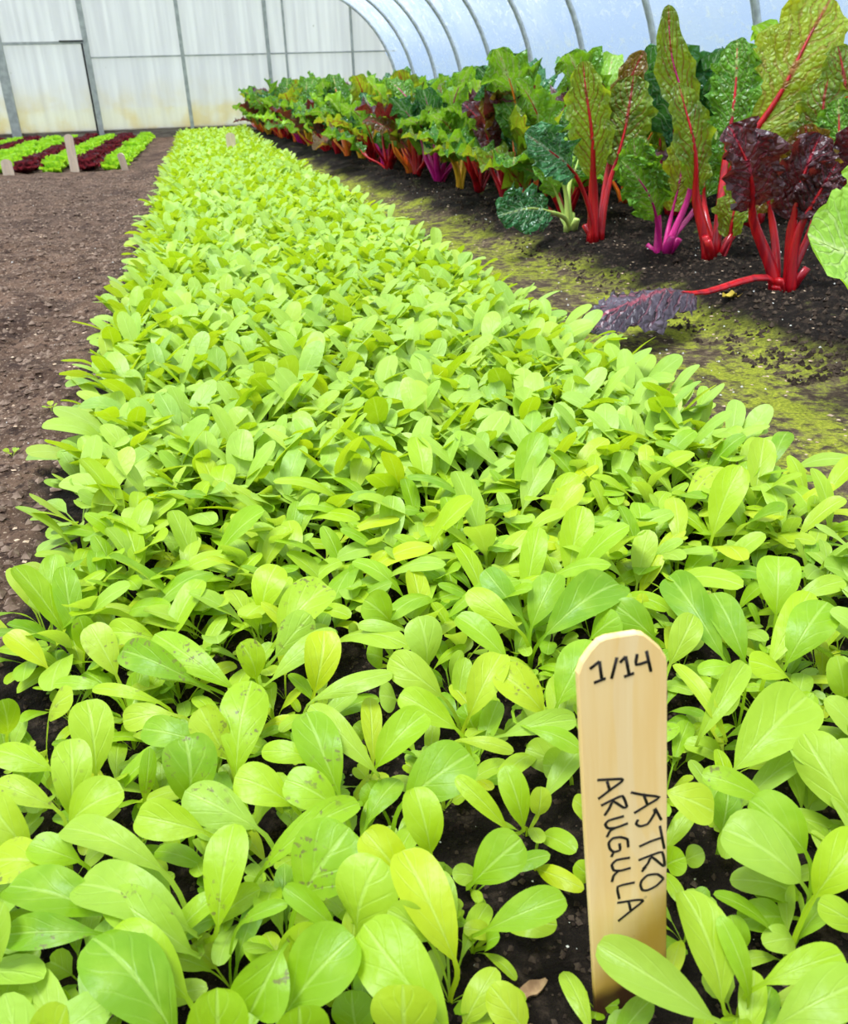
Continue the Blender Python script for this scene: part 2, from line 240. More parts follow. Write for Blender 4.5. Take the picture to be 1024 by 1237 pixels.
# ------------------------------------------------------------------ measured positions (millimetres; widths of leaves in tenths)
HERO=[
((-65,362),[((-79,380,55),(-134,413,69),206,0),((-63,335,55),(-120,368,69),301,0),((-62,323,52),(-101,352,72),232,0),((-48,342,44),(-33,379,80),246,0),]),
((-98,343),[((-107,355,57),(-159,379,67),267,0),((-111,340,62),(-157,351,62),186,0),]),
((-57,274),[((-69,279,48),(-107,325,76),356,0),((-64,299,50),(-98,329,74),264,0),((-49,273,44),(-45,278,80),287,0),]),
((-43,396),[((-54,400,58),(-92,415,66),243,0),]),
((-12,391),[((-22,398,54),(-63,424,70),268,0),]),
((-144,432),[((-136,433,53),(-100,433,71),270,0),((-159,421,48),(-180,443,76),234,0),((-139,450,44),(-136,482,80),250,0),((-147,448,55),(-182,465,69),170,0),]),
((-122,393),[((-126,398,56),(-152,407,68),196,0),((-141,395,61),(-176,405,63),290,0),]),
((-146,319),[((-142,326,16),(-137,336,34),258,1),]),
((-137,289),[((-125,288,44),(-114,287,80),214,0),]),
((-176,342),[((-166,348,44),(-154,356,80),195,0),]),
((12,405),[((1,411,54),(-32,428,70),243,0),]),
((38,404),[((29,400,53),(-1,416,71),241,0),((32,424,45),(19,468,79),302,0),]),
((-35,372),[((-19,368,52),(41,383,72),169,0),]),
((-12,338),[((-2,344,47),(32,361,77),420,0),]),
((21,312),[((27,319,45),(45,333,79),339,0),((15,318,51),(-9,333,73),126,0),]),
((-14,308),[((-14,291,78),(-32,275,60),285,0),((-15,320,16),(7,335,32),234,1),]),
((-26,269),[((-15,279,49),(23,292,75),326,0),((-14,260,44),(-8,259,80),259,0),]),
((66,238),[((60,248,48),(29,297,76),340,0),]),
((36,239),[((39,251,44),(41,257,80),318,0),]),
((-46,333),[((-34,331,55),(-8,325,69),81,0),]),
((19,271),[((19,279,16),(19,292,34),219,1),]),
((73,294),[((74,287,46),(58,336,78),280,0),((62,299,52),(43,305,72),176,0),]),
((75,339),[((79,359,45),(75,380,79),232,0),((60,338,48),(40,357,76),240,0),]),
((105,358),[((97,328,50),(126,330,74),266,0),((108,358,16),(92,358,24),134,1),]),
((155,395),[((128,362,49),(103,386,75),124,0),((140,364,45),(134,383,79),176,0),((163,396,16),(167,403,34),146,1),]),
((94,320),[((95,293,55),(137,290,69),196,0),((115,321,16),(142,309,22),155,1),((104,318,16),(88,319,24),106,1),((100,311,16),(106,306,28),104,1),]),
((150,367),[((160,379,16),(173,355,22),145,1),((147,354,16),(167,328,22),123,1),]),
((68,267),[((75,271,16),(97,286,32),160,1),]),
((108,252),[((104,259,16),(91,277,32),201,1),]),
((204,384),[((196,386,16),(185,390,30),145,1),]),
((185,336),[((177,338,16),(166,341,30),133,1),]),
((219,241),[((185,221,52),(141,258,72),221,0),((198,231,45),(194,271,79),239,0),((212,229,45),(205,253,79),109,0),((219,228,56),(258,225,68),165,0),]),
((201,209),[((213,209,54),(258,209,70),246,0),]),
((241,263),[((239,271,16),(236,282,33),141,1),]),
((292,286),[((275,279,52),(241,308,72),322,0),((292,298,50),(267,322,74),276,0),((291,295,16),(253,309,25),181,1),((293,297,16),(263,299,22),150,1),((274,284,16),(244,285,22),194,1),((271,270,16),(249,268,22),161,1),]),
((223,344),[((226,345,69),(250,330,61),243,0),((227,336,16),(235,330,27),177,1),((240,336,16),(248,330,27),136,1),]),
((270,346),[((275,352,16),(286,367,34),187,1),]),
((290,365),[((289,334,55),(254,353,69),156,0),]),
((269,268),[((280,271,48),(311,280,76),261,0),]),
((299,240),[((287,244,53),(263,252,71),158,0),]),
((-33,582),[((-61,559,55),(-113,594,69),259,0),((-32,546,52),(-88,606,72),248,0),]),
((-80,616),[((-92,619,60),(-128,631,64),233,0),]),
((-116,585),[((-122,596,46),(-139,625,78),254,0),]),
((-159,649),[((-151,640,44),(-148,637,80),179,0),]),
((-168,609),[((-177,617,50),(-205,638,74),188,0),]),
((-114,558),[((-126,561,61),(-162,573,63),113,0),]),
((-73,529),[((-84,534,58),(-132,554,66),105,0),]),
((-135,476),[((-127,485,44),(-130,522,80),289,0),((-154,484,56),(-190,500,68),201,0),]),
((-51,508),[((-74,509,65),(-108,514,62),177,0),((-50,478,58),(-93,497,66),219,0),]),
((-67,429),[((-65,441,44),(-62,464,80),339,0),]),
((-34,456),[((-38,475,46),(-52,494,78),254,0),((-33,459,44),(-15,512,80),326,0),]),
((-102,444),[((-93,452,44),(-84,459,80),109,0),]),
((-177,554),[((-166,549,49),(-142,539,75),158,0),]),
((-203,555),[((-195,546,44),(-189,539,80),192,0),]),
((-9,613),[((10,609,49),(57,635,75),369,0),((5,583,48),(37,593,76),271,0),((0,549,51),(54,570,73),184,0),]),
((-10,688),[((-2,654,45),(17,678,79),297,0),]),
((20,516),[((30,534,44),(44,561,80),285,0),((28,509,56),(88,509,68),161,0),]),
((61,463),[((58,433,49),(23,480,75),194,0),((61,436,49),(99,449,75),238,0),]),
((137,494),[((121,494,51),(88,521,73),263,0),((137,472,46),(169,496,78),259,0),((146,491,16),(141,501,33),231,1),]),
((131,447),[((121,454,53),(87,479,71),213,0),]),
((61,396),[((73,398,52),(118,406,72),364,0),]),
((126,570),[((121,541,44),(120,560,80),293,0),((109,574,60),(74,585,64),103,0),]),
((109,601),[((95,599,16),(81,597,25),244,1),((104,604,50),(84,606,74),297,0),]),
((103,542),[((95,541,16),(81,539,25),227,1),]),
((66,425),[((61,431,16),(54,440,32),195,1),]),
((70,506),[((62,504,16),(55,503,31),202,1),]),
((87,643),[((80,639,16),(71,632,27),164,1),]),
((34,436),[((23,440,59),(-14,453,65),144,0),]),
((-3,553),[((-13,560,46),(-21,566,78),208,0),]),
((218,562),[((225,546,52),(301,572,72),379,0),((205,561,51),(173,598,73),239,0),((216,581,48),(195,622,76),232,0),((221,569,46),(252,594,78),286,0),((183,526,50),(152,560,74),201,0),]),
((195,454),[((188,457,50),(161,481,74),267,0),((204,467,46),(243,492,78),325,0),]),
((161,488),[((151,432,58),(200,425,66),160,0),]),
((206,514),[((165,422,69),(194,402,61),134,0),]),
((106,432),[((117,427,66),(150,411,62),95,0),]),
((203,432),[((197,435,16),(172,447,27),241,1),((194,431,16),(179,431,25),238,1),]),
((318,511),[((309,519,50),(282,542,74),273,0),]),
((248,536),[((259,532,51),(279,525,73),243,0),]),
((379,499),[((351,486,47),(344,565,77),317,0),((366,478,46),(365,529,78),270,0),]),
((316,406),[((291,370,49),(358,395,75),405,0),((311,412,16),(285,422,26),145,1),]),
((416,488),[((395,464,47),(446,492,77),344,0),]),
((372,460),[((382,467,46),(441,508,78),241,0),]),
((430,526),[((430,530,44),(449,564,80),362,0),((448,532,56),(492,529,68),172,0),]),
((320,435),[((303,403,47),(287,451,77),119,0),((285,405,47),(337,438,77),178,0),]),
((349,449),[((338,451,64),(311,457,62),125,0),]),
((341,302),[((339,314,47),(331,362,77),326,0),]),
((422,413),[((412,419,44),(403,425,80),208,0),]),
((294,474),[((292,458,16),(298,439,22),164,1),((308,489,46),(333,504,78),237,0),]),
((388,436),[((377,440,55),(348,449,69),156,0),]),
]
BARE=[(0.065,0.587,0.027),(0.086,0.527,0.015),(0.118,0.423,0.021),(0.129,0.317,0.031),(0.141,0.282,0.023),(0.162,0.505,0.012),(0.322,0.471,0.014),(0.276,0.362,0.014),(0.253,0.313,0.013),(0.096,0.655,0.014),(0.049,0.874,0.019),(0.311,0.304,0.008),(0.050,0.512,0.012),(-0.082,0.666,0.017),(-0.198,0.616,0.014),(0.187,0.393,0.014)]
STAKE_O=[0.1688, 0.264, 0.0]
STAKE_U=[0.9973, -0.0441, 0.0586]
STAKE_V=[-0.0535, 0.1091, 0.9926]
STAKE_W=0.0432
INK={
 'date_lettering':[[(-15.8,223.2),(-11.1,226.2)],[(-11.1,226.2),(-10.3,216.4)],[(-14.2,215.4),(-8.4,216.6)],[(-2.7,226.5),(-5.6,215.8)],[(-1.3,223.4),(1.5,226.1)],[(1.5,226.1),(3.0,216.1)],[(0.5,215.4),(5.4,216.3)],[(7.1,226.2),(6.5,220.6),(13.2,221.2)],[(11.6,226.9),(13.7,215.4)]],
 'second_line_lettering':[[(-14.4,160.5),(-2.3,158.1),(-2.0,156.5),(-8.7,152.6),(-14.3,149.1)],[(-9.5,158.6),(-8.3,152.6)],[(-13.0,144.7),(-7.4,146.6),(-1.8,147.7),(0.3,140.8),(-1.5,140.5),(-6.7,145.7),(-9.0,141.7),(-11.4,138.3)],[(-1.4,135.2),(-9.2,134.6),(-11.2,132.7),(-9.9,129.9),(-5.8,129.1),(0.6,130.2)],[(-5.8,129.1),(-8.7,128.1),(-10.6,124.6)],[(0.5,115.1),(0.1,120.2),(-3.4,122.5),(-7.5,122.9),(-9.7,120.7),(-9.3,116.8),(-7.3,114.1),(-3.9,114.4),(-4.1,118.8)],[(-7.3,114.1),(-8.6,111.3)],[(1.2,108.1),(-5.9,108.5),(-8.5,106.1),(-7.6,102.3),(-4.0,101.0),(1.5,101.3)],[(-5.0,101.3),(-7.7,98.8),(-8.8,95.0)],[(3.5,91.1),(-5.8,90.9),(-5.1,82.5)],[(-6.3,80.1),(4.8,78.9),(8.0,77.3),(1.0,72.4),(-6.1,67.5)],[(0.0,79.0),(1.0,72.7)]],
 'first_line_lettering':[[(2.5,148.8),(8.7,145.7),(17.4,142.0),(10.7,138.7),(4.0,135.6)],[(9.0,146.3),(11.0,139.2)],[(18.3,127.6),(15.0,135.7),(14.7,132.5),(11.1,127.0),(6.9,126.6),(4.9,128.7),(6.0,131.1)],[(17.5,124.1),(19.8,108.8)],[(18.8,116.3),(12.5,115.5),(6.3,113.8)],[(5.8,105.1),(12.4,106.4),(18.7,106.9),(20.0,98.2),(18.9,97.9),(12.9,105.3),(10.8,101.5),(8.1,98.7)],[(9.7,99.7),(7.5,97.1)],[(19.2,89.2),(16.0,93.0),(10.7,93.9),(7.4,91.3),(6.6,88.3),(7.6,84.7),(10.5,83.8),(15.4,85.4),(19.4,89.1)]],
}
STAKE_TOP=[(-21.6,221.6),(-19.4,227.2),(-15.2,232.6),(-10.9,236.6),(-7.0,237.5),(0.0,237.3),(7.1,237.0),(10.6,235.6),(14.6,231.5),(18.7,226.8),(21.5,221.1),(22.0,217.1)]
CHARD=[
('red stalked chard with one tall olive paddle leaf and crinkled green leaves',(1124, 2456),'red',[
((1096,2456,218),(1056,2476,513),110,31,'olive'),((1186,2536,270),(1281,2576,528),84,19,'brown'),((1185,2506,237),(1250,2556,467),137,17,'olive'),((1007,2406,241),(831,2336,343),117,16,'blue'),((1202,2576,196),(1239,2616,412),127,17,'green'),]),
('small pale stalked chard with a blue-green leaf bent down to the soil',(1126, 2668),'pale',[
((1010,2568,109),(808,2468,118),126,15,'blue'),((1091,2668,177),(1046,2668,327),93,15,'lime'),((1139,2718,188),(1196,2768,306),90,15,'green'),((1078,2688,144),(1026,2688,268),79,13,'green'),]),
('magenta stalked chard with a long twisted leaf rising over its neighbours',(1181, 2161),'magenta',[
((1143,2161,171),(1052,2131,336),105,17,'green'),((1261,2191,210),(1145,2211,622),84,19,'olive'),((1226,2211,140),(1281,2261,322),99,13,'lime'),((1130,2121,141),(996,2061,285),95,15,'green'),((1322,2241,164),(1393,2301,368),105,16,'green'),]),
('red stalked chard between the magenta stalked one and the purple leaved one',(1233, 1986),'red',[
((1169,2006,219),(1108,2026,454),85,28,'olive'),((1293,2086,328),(1311,2136,547),108,20,'green'),((1329,2046,126),(1382,2086,325),94,21,'green'),((1253,2106,191),(1224,2146,377),86,17,'green'),((1269,1986,103),(1301,1986,238),75,18,'olive'),]),
('large purple leaved red chard with one leaf collapsed across the path',(1245, 1713),'red',[
((1138,1713,210),(1046,1693,373),125,28,'purple'),((1245,1713,178),(1281,1713,348),105,27,'purple'),((1259,1693,185),(1294,1663,297),83,21,'purple'),((1226,1773,189),(1218,1813,330),111,18,'brown'),((1315,1743,217),(1273,1763,366),95,16,'brown'),((953,1603,62),(649,1453,52),106,17,'purple'),]),
('chard in the second row with a huge yellow-green leaf and bright red rib',(1702, 2530),'red',[
((1611,2530,259),(1859,2550,670),245,43,'lime'),((1608,2590,355),(1592,2630,515),112,23,'green'),((1793,2610,348),(1892,2650,519),146,23,'olive'),((1798,2550,291),(1795,2530,430),119,20,'blue'),((1726,2650,228),(1857,2730,393),134,24,'green'),]),
('bright green round leaved chard cut off by the right edge',(1133, 1195),'pale',[
((1025,1155,191),(819,1115,245),161,18,'lime'),((1116,1245,196),(1062,1275,351),125,16,'lime'),]),
('dark chard at the right edge behind the purple leaved one',(1665, 2030),'red',[
((1648,2130,210),(1655,2170,401),125,22,'green'),((1641,2050,196),(1580,2030,348),117,21,'purple'),((1705,2230,232),(1696,2280,451),139,20,'olive'),((1818,2330,309),(1778,2370,533),134,21,'olive'),((1678,2180,183),(1633,2210,321),105,20,'green'),]),
]

# ------------------------------------------------------------------ the ground
def fbm(x, y, sc, oct=3):
    return noise.fractal(Vector((x * sc, y * sc, 3.7)), 1.0, 2.0, oct)
def ground_z(x, y, fine=True):
    e = x + 0.055 * y
    sm = lambda a, b, v: (lambda q: q * q * (3 - 2 * q))(min(max((v - a) / (b - a), 0.0), 1.0))
    z = 0.035 * sm(1.0, 1.25, e) - 0.012 * sm(0.62, 0.72, x) * (1 - sm(1.0, 1.2, e)) - 0.015 * sm(-0.28, -0.42, x) * (1 if x < 0 else 0)
    if fine:
        rough = 0.006 + 0.016 * sm(1.05, 1.3, e) + 0.011 * sm(-0.25, -0.4, x) - 0.003 * sm(0.65, 0.75, x) * (1 - sm(1.0, 1.2, e))
        z += rough * fbm(x, y, 9.0, 4) + (0.45 * rough * fbm(x + 9, y, 38.0, 2) if y < 5 else 0)
    return z
xs = np.concatenate([np.linspace(-3.55, -0.9, 60, endpoint=False), np.linspace(-0.9, 1.9, 215, endpoint=False), np.linspace(1.9, 2.65, 22)])
ys = np.concatenate([np.linspace(-2.5, 0.15, 14, endpoint=False), np.linspace(0.15, 1.2, 120, endpoint=False), np.linspace(1.2, 3.5, 130, endpoint=False), np.linspace(3.5, 12.42, 130)])
def grid_mesh(name, xs, ys, zf, mat):
    V = [(x, y, zf(x, y)) for y in ys for x in xs]; n = len(xs); i = np.arange(len(ys) - 1)[:, None] * n + np.arange(n - 1)[None]
    return mesh_np(name, V, np.stack([i, i + 1, i + n + 1, i + n], -1).reshape(-1, 4), True, mat=mat)
floor = link('floor', grid_mesh('floor', xs, ys, ground_z, M_SOIL)); prop(floor, 'dark bed soil, reddish path and mossy path inside the greenhouse', kind='structure')
outside = link('ground_outside', grid_mesh('ground_outside', np.linspace(-40, 40, 5), np.linspace(-40, 60, 5), lambda x, y: -0.12, M_OUT)); prop(outside, 'grassy ground outside the greenhouse film', kind='structure')

# ------------------------------------------------------------------ greenhouse shell
WALL_Y = 12.37; XC = -0.45
def arch_profile(off=0.0):
    pts = [(2.65 - off, -0.1), (2.65 - off, 0.3)]
    for k in range(1, 15):
        a = math.radians(70 * k / 14); pts.append((1.30 + (1.35 - off) * math.cos(a), 0.3 + (1.35 - off) * math.sin(a)))
    ex, ez = pts[-1]; c = Vector((XC, ez - 6.4 * math.cos(math.radians(20)) * 1.0)); r = math.hypot(ex - XC, ez - c.y); a0 = math.atan2(ez - c.y, ex - XC)
    for k in range(1, 9):
        a = a0 + (math.pi / 2 - a0) * k / 8; pts.append((XC + r * math.cos(a), c.y + r * math.sin(a)))
    return pts
HALF = arch_profile(); FULL = HALF + [(2 * XC - x, z) for x, z in reversed(HALF[:-1])]
def arch_z(x):
    x = x if x >= XC else 2 * XC - x
    for (xa, za), (xb, zb) in zip(HALF[1:], HALF[2:]):
        if xb <= x <= xa: return zb + (za - zb) * ((x - xb) / max(xa - xb, 1e-6))
    return 0.0
HOOPS = [12.3 - 1.03 * k for k in range(14)]
def film(name, prof, label):
    V = []; F = []; n = len(prof); yy = [WALL_Y - 0.206 * k for k in range(71)]
    for j, y in enumerate(yy):
        sag = 0.018 * (1 - math.cos(2 * math.pi * (12.3 - y) / 1.03)) / 2
        for (x, z) in prof:
            d = Vector((x - XC, z - 0.3)); d.normalize(); k = 0.028 - sag + 0.004 * fbm(y * 2, z * 2 + x, 1.3)
            V.append((x + d.x * k, y, z + d.y * k))
    for j in range(len(yy) - 1):
        for i in range(n - 1): F.append((j * n + i, j * n + i + 1, (j + 1) * n + i + 1, (j + 1) * n + i))
    o = link(name, mesh_np(name, V, F, True, mat=M_FILM)); prop(o, label, kind='structure')
film('wall_right', FULL[:12], 'clear plastic film of the right side curving up behind the chard')
film('ceiling', FULL[11:len(FULL) - 11], 'clear plastic film over the top of the tunnel')
film('wall_left', FULL[len(FULL) - 12:], 'clear plastic film of the left side of the tunnel')
for k, y in enumerate(HOOPS):
    m = MB(); m.tube([(x, y, z) for x, z in FULL], 0.020, 8, nrm=(0, 1, 0)); o = m.obj('trim_%d' % (k + 1), M_STEEL, None, True)
    prop(o, 'galvanised steel hoop pipe number %d from the end wall' % (k + 1), kind='structure')
m = MB(); m.box((XC, WALL_Y + 0.03, 0.02), (6.2, 0.05, 0.16)); back = m.obj('wall_back', M_BOARD); prop(back, 'end wall of pale twin-wall sheets between grey bars', kind='structure')
XB = [-3.5, -2.20, -1.20, -0.08, 0.98, 1.205, 2.06, 2.64]
def panel(x0, x1, z0, z1, y):
    n = 9; xx = [x0 + (x1 - x0) * i / (n - 1) for i in range(n)]; top = [min(z1, arch_z(x) - 0.0) for x in xx]
    if max(top) <= z0 + 0.02: return
    m = MB(); V = []; t = 0.008
    for x, zt in zip(xx, top): zt = max(zt, z0 + 0.002); V += [(x, y, z0), (x, y, zt), (x, y + t, z0), (x, y + t, zt)]
    F = []
    for i in range(n - 1):
        a = i * 4; b = a + 4; F += [(a, b, b + 1, a + 1), (b + 2, a + 2, a + 3, b + 3), (a + 1, b + 1, b + 3, a + 3), (b, a, a + 2, b + 2)]
    F += [(0, 1, 3, 2), ((n - 1) * 4 + 1, (n - 1) * 4, (n - 1) * 4 + 2, (n - 1) * 4 + 3)]
    m.add(V, F); m.obj('panel', M_POLY, back)
for i in range(len(XB) - 1):
    rail = 1.07 if i in (1,) else 0.905; g = 0.010
    panel(XB[i] + g, XB[i + 1] - g, 0.09, rail - g * 0.6, WALL_Y); panel(XB[i] + g, XB[i + 1] - g, rail + g * 0.6, 2.2, WALL_Y)
    m = MB()
    if i == 1: m.box(((XB[i] + XB[i + 1]) / 2, WALL_Y - 0.012, rail), (XB[i + 1] - XB[i], 0.03, 0.03)); m.obj('rail', M_ALU, back); m = MB(); m.box((XB[i + 1] - 0.16, WALL_Y - 0.022, rail + 0.016), (0.28, 0.03, 0.016)); m.obj('rail', M_DARK, back)
    else: m.box(((XB[i] + XB[i + 1]) / 2, WALL_Y - 0.006, rail), (XB[i + 1] - XB[i], 0.02, 0.016)); m.obj('rail', M_ALU, back)
for i, x in enumerate(XB[1:-1]):
    wd = {0: 0.11, 1: 0.06, 2: 0.045, 3: 0.045, 4: 0.025, 5: 0.03}[i]; zt = arch_z(x); m = MB(); m.box((x, WALL_Y - 0.014, (zt + 0.02) / 2), (wd, 0.035, zt - 0.02)); m.obj('post', M_ALU, back)
    if i == 1: m = MB(); m.box((x - 0.045, WALL_Y - 0.02, 0.53), (0.02, 0.03, 1.06)); m.obj('seal', M_DARK, back)

# ------------------------------------------------------------------ leaf makers
def arugula_profile(v, pf):
    """half width (0..1) along a leaf: thin petiole up to pf, then an obovate blade with a round tip"""
    t = np.clip((v - pf) / (1 - pf), 0, 1); b = np.power(t, .85) * np.power(np.maximum(1 - t, 0), 0.48); b = b / 0.505
    return np.maximum(b, np.where(v < 0.999, 0.075, 0.0))
def blade_grid(spine, nrm, hw, v, cup, wave, ph, nc, crinkle=0.0, nv=8, seed=0.0, spike=0.55):
    n = len(spine); tan = np.gradient(spine, axis=0); tan /= np.linalg.norm(tan, axis=1)[:, None] + 1e-9
    nrm = nrm - tan * (nrm * tan).sum(1)[:, None]; nrm /= np.linalg.norm(nrm, axis=1)[:, None] + 1e-9; c = np.cross(tan, nrm)
    s = np.linspace(-1, 1, nc)[None, :, None]; H = hw[:, None, None]; sv = v[:, None, None]
    off = H * cup * np.abs(s) ** 1.6 + H * wave * np.sin(ph + sv * 13.0 + s * 1.5) * s * s
    if crinkle:
        off = off + H * crinkle * (np.sin(2 * np.pi * (sv - np.abs(s) * 0.35) * nv) * np.minimum(np.abs(s) * 2.2, 1) * 0.30 + 0.22 * np.sin(23 * s + 31 * sv + seed) * np.sin(17 * sv - 9 * s + 2 * seed) + np.abs(s) ** 3 * np.sin(sv * 34 + 3 * np.sign(s) + seed) * spike)
        H = H * (1 + 0.10 * np.abs(s) * np.sin(sv * 41 + seed + np.sign(s)))
    V = spine[:, None, :] + c[:, None, :] * (H * s) + nrm[:, None, :] * off
    i = np.arange(n - 1)[:, None] * nc + np.arange(nc - 1)[None]; Q = np.stack([i, i + 1, i + nc + 1, i + nc], -1).reshape(-1, 4)
    uv = np.stack(np.broadcast_arrays((s[..., 0] + 1) / 2, v[:, None]), -1).reshape(-1, 2)
    return V.reshape(-1, 3), Q, uv
def tip_spaced(n): return 1 - (1 - np.linspace(0, 1, n)) ** (1.45 if n > 10 else 1.9)
CAM = np.array([0, 0, 0.46])
def hero_arugula(G, A, B, W, low, k):
    """one leaf of a plant whose crown is at G: petiole from G to A, blade from A to B (metres)"""
    G, A, B = (np.array(q, float) for q in (G, A, B)); L = np.linalg.norm(B - A); d = (B - A) / L; r = random.Random(k * 31 + 5)
    view = CAM - (A + B) / 2; view /= np.linalg.norm(view); n0 = view * 0.72 + np.array([0, 0, 0.55]) + np.array([r.uniform(-.35, .35), r.uniform(-.2, .2), 0]); n0 -= d * n0.dot(d); n0 /= np.linalg.norm(n0)
    cosv = max(abs(n0.dot(view - d * view.dot(d))) / (np.linalg.norm(view - d * view.dot(d)) + 1e-9), 0.55); W = W / cosv
    bul = n0 * L * r.uniform(0.08, 0.20); C = (A + B) / 2 + bul * 2
    tb = tip_spaced(14); bl = ((1 - tb) ** 2)[:, None] * A + (2 * tb * (1 - tb))[:, None] * C + (tb ** 2)[:, None] * B
    dirA = (C - A) / np.linalg.norm(C - A); Lp = np.linalg.norm(A - G); tp = np.linspace(0, 1, 7)[:-1, None]; up = np.array([0, 0, 1.0])
    m0 = up * Lp * 1.1; m1 = dirA * Lp * 0.9
    pe = (2 * tp ** 3 - 3 * tp ** 2 + 1) * G + (tp ** 3 - 2 * tp ** 2 + tp) * m0 + (-2 * tp ** 3 + 3 * tp ** 2) * A + (tp ** 3 - tp ** 2) * m1
    sp_ = np.concatenate([pe, bl]); seg = np.r_[0, np.cumsum(np.linalg.norm(np.diff(sp_, axis=0), axis=1))]; v = seg / seg[-1]; pf = v[6]
    t = np.clip(tb, 0, 1); prof = np.power(t, 0.80 if not low else 0.5) * np.power(1 - t, 0.42); prof /= prof.max()
    hw = np.r_[np.full(6, 0.0011 + 0.0004 * (W > 0.02)), np.maximum(W / 2 * prof, np.where(t < 0.999, 0.0012, 0.0))]
    side = np.cross(d, n0); nr = n0[None] + side[None] * (r.uniform(-.7, .7) * (v - .6))[:, None]
    return blade_grid(sp_, nr, hw, v, r.uniform(-0.22, 0.38), r.uniform(0.04, 0.14), r.uniform(0, 6), 7)
def local_arugula(L, W, pf, e0, e1, roll, cup, wave, ph, nv, nc):
    """a leaf in its own space: starts at the origin, leans along +x"""
    v = tip_spaced(nv); el = e0 + (e1 - e0) * v ** 1.3; ds = np.diff(v, prepend=0) * L
    x = np.cumsum(np.cos(el) * ds); z = np.cumsum(np.sin(el) * ds); sp_ = np.stack([x, 0.012 * L * np.sin(v * 3 + ph), z], -1)
    nr = np.stack([-np.sin(el), np.full(nv, math.sin(roll)), np.cos(el)], -1); hw = arugula_profile(v, pf) * W / 2; hw[v < pf] = np.minimum(hw[v < pf], 0.0014)
    return blade_grid(sp_, nr, hw, v, cup, wave, ph, nc)
def random_leaf(r, nv, nc):
    L = r.uniform(0.070, 0.108); return local_arugula(L, L * r.uniform(0.25, 0.36), r.uniform(0.32, 0.45), math.radians(r.uniform(55, 85)), math.radians(r.uniform(-28, 50)), r.uniform(-.35, .35), r.uniform(-.12, .28), r.uniform(.03, .12), r.uniform(0, 6), nv, nc)
def cotyledon_grid(r):
    """small two-lobed seed leaf on a short stalk"""
    v = np.array([0, .25, .45, .52, .62, .75, .88, .96, 1.0]); L = r.uniform(0.030, 0.042); el = np.radians(np.linspace(65, r.uniform(-5, 25), 9)); ds = np.diff(v, prepend=0) * L
    sp_ = np.stack([np.cumsum(np.cos(el) * ds), v * 0, np.cumsum(np.sin(el) * ds)], -1); hw = np.array([.05, .05, .06, .30, .78, 1, .95, .72, .42]) * 0.0105
    nr = np.stack([-np.sin(el), v * 0, np.cos(el)], -1); V, Q, uv = blade_grid(sp_, nr, hw, v, 0.12, 0.05, r.uniform(0, 6), 5)
    V = V.reshape(9, 5, 3); V[-1, 2] -= (sp_[-1] - sp_[-2]) * 1.6; V[-2, 2] -= (sp_[-1] - sp_[-2]) * 0.4   # the notch
    return V.reshape(-1, 3), Q, uv
AR_MESH = []
for k in range(16):
    V, Q, uv = random_leaf(rnd, 15, 7); AR_MESH.append(mesh_np('arugula_leaf', V, Q, True, uv, np.full(len(V), rnd.random()), M_AR))
CO_MESH = []
for k in range(4):
    V, Q, uv = cotyledon_grid(rnd); CO_MESH.append(mesh_np('cotyledon', V, Q, True, uv, np.full(len(V), 0.02 * k), M_AR))
def add_leaf(name, me, parent, az, tilt=0.0, sc=1.0, z=0.0):
    o = link(name, me, None, parent); o.rotation_euler = (0, tilt, az); o.scale = (sc, sc, sc); o.location = (0, 0, z); return o
def spotted(o):
    o.material_slots[0].link = 'OBJECT'; o.material_slots[0].material = M_AR_SPOT

# ------------------------------------------------------------------ the 300 nearest arugula plants
def bare(x, y, pad=0.0): return any((x - a) ** 2 + (y - b) ** 2 < (r + pad) ** 2 for a, b, r in BARE)
plants = []; kk = 0
for (gx, gy), L in HERO:
    gx, gy = gx / 1e3, gy / 1e3; gz = ground_z(gx, gy); P = empty('arugula_plant', (gx, gy, gz - 0.002)); P.name = 'arugula_plant'; plants.append(P)
    sp_zone = (gx < 0.0 and 0.28 < gy < 0.62) or (rnd.random() < 0.1)
    for A, B, W, low in L:
        o3 = np.array([gx, gy, gz - 0.002]); V, Q, uv = hero_arugula((gx, gy, gz - 0.002), np.array(A) / 1e3, np.array(B) / 1e3, W / 1e4, low, kk); kk += 1
        o = link('cotyledon' if low else 'leaf', mesh_np('leaf', V - o3, Q, True, uv, np.full(len(V), rnd.random()), M_AR), None, P)
        if sp_zone and not low and rnd.random() < 0.7: spotted(o)
    small = all(q[3] for q in L)
    a0 = rnd.uniform(0, 6.28)
    for j in range(0 if small else max(0, 6 - len(L))):
        az = a0 + j * 2.2 + rnd.uniform(-.4, .4); s = rnd.uniform(0.5, 0.78)
        if bare(gx + 0.04 * math.cos(az), gy + 0.04 * math.sin(az)): s *= 0.55
        add_leaf('leaf', rnd.choice(AR_MESH), P, az, 0.1, s)
    if not any(q[3] for q in L):
        for j in range(2): add_leaf('cotyledon', rnd.choice(CO_MESH), P, a0 + 1 + math.pi * j + rnd.uniform(-.3, .3), 0, rnd.uniform(.7, 1.0))
HERO_G = np.array([(p.location.x, p.location.y) for p in plants])
def in_view(x, y):
    d = [RC[i][0] * x + RC[i][1] * y + RC[i][2] * (0.05 - 0.46) for i in range(3)]; px, py = 512 + 1024 * d[0] / d[2], 618.5 + 1024 * d[1] / d[2]; return -45 < px < 1070 and py < 1290
edgeL = lambda y: -0.205 + 0.018 * fbm(1.0, y, 3.0, 2); edgeR = lambda y: 0.625 - 0.008 * min(y, 10) + 0.018 * fbm(7.0, y, 3.0, 2)
cand = []; y = 0.21; row = 0
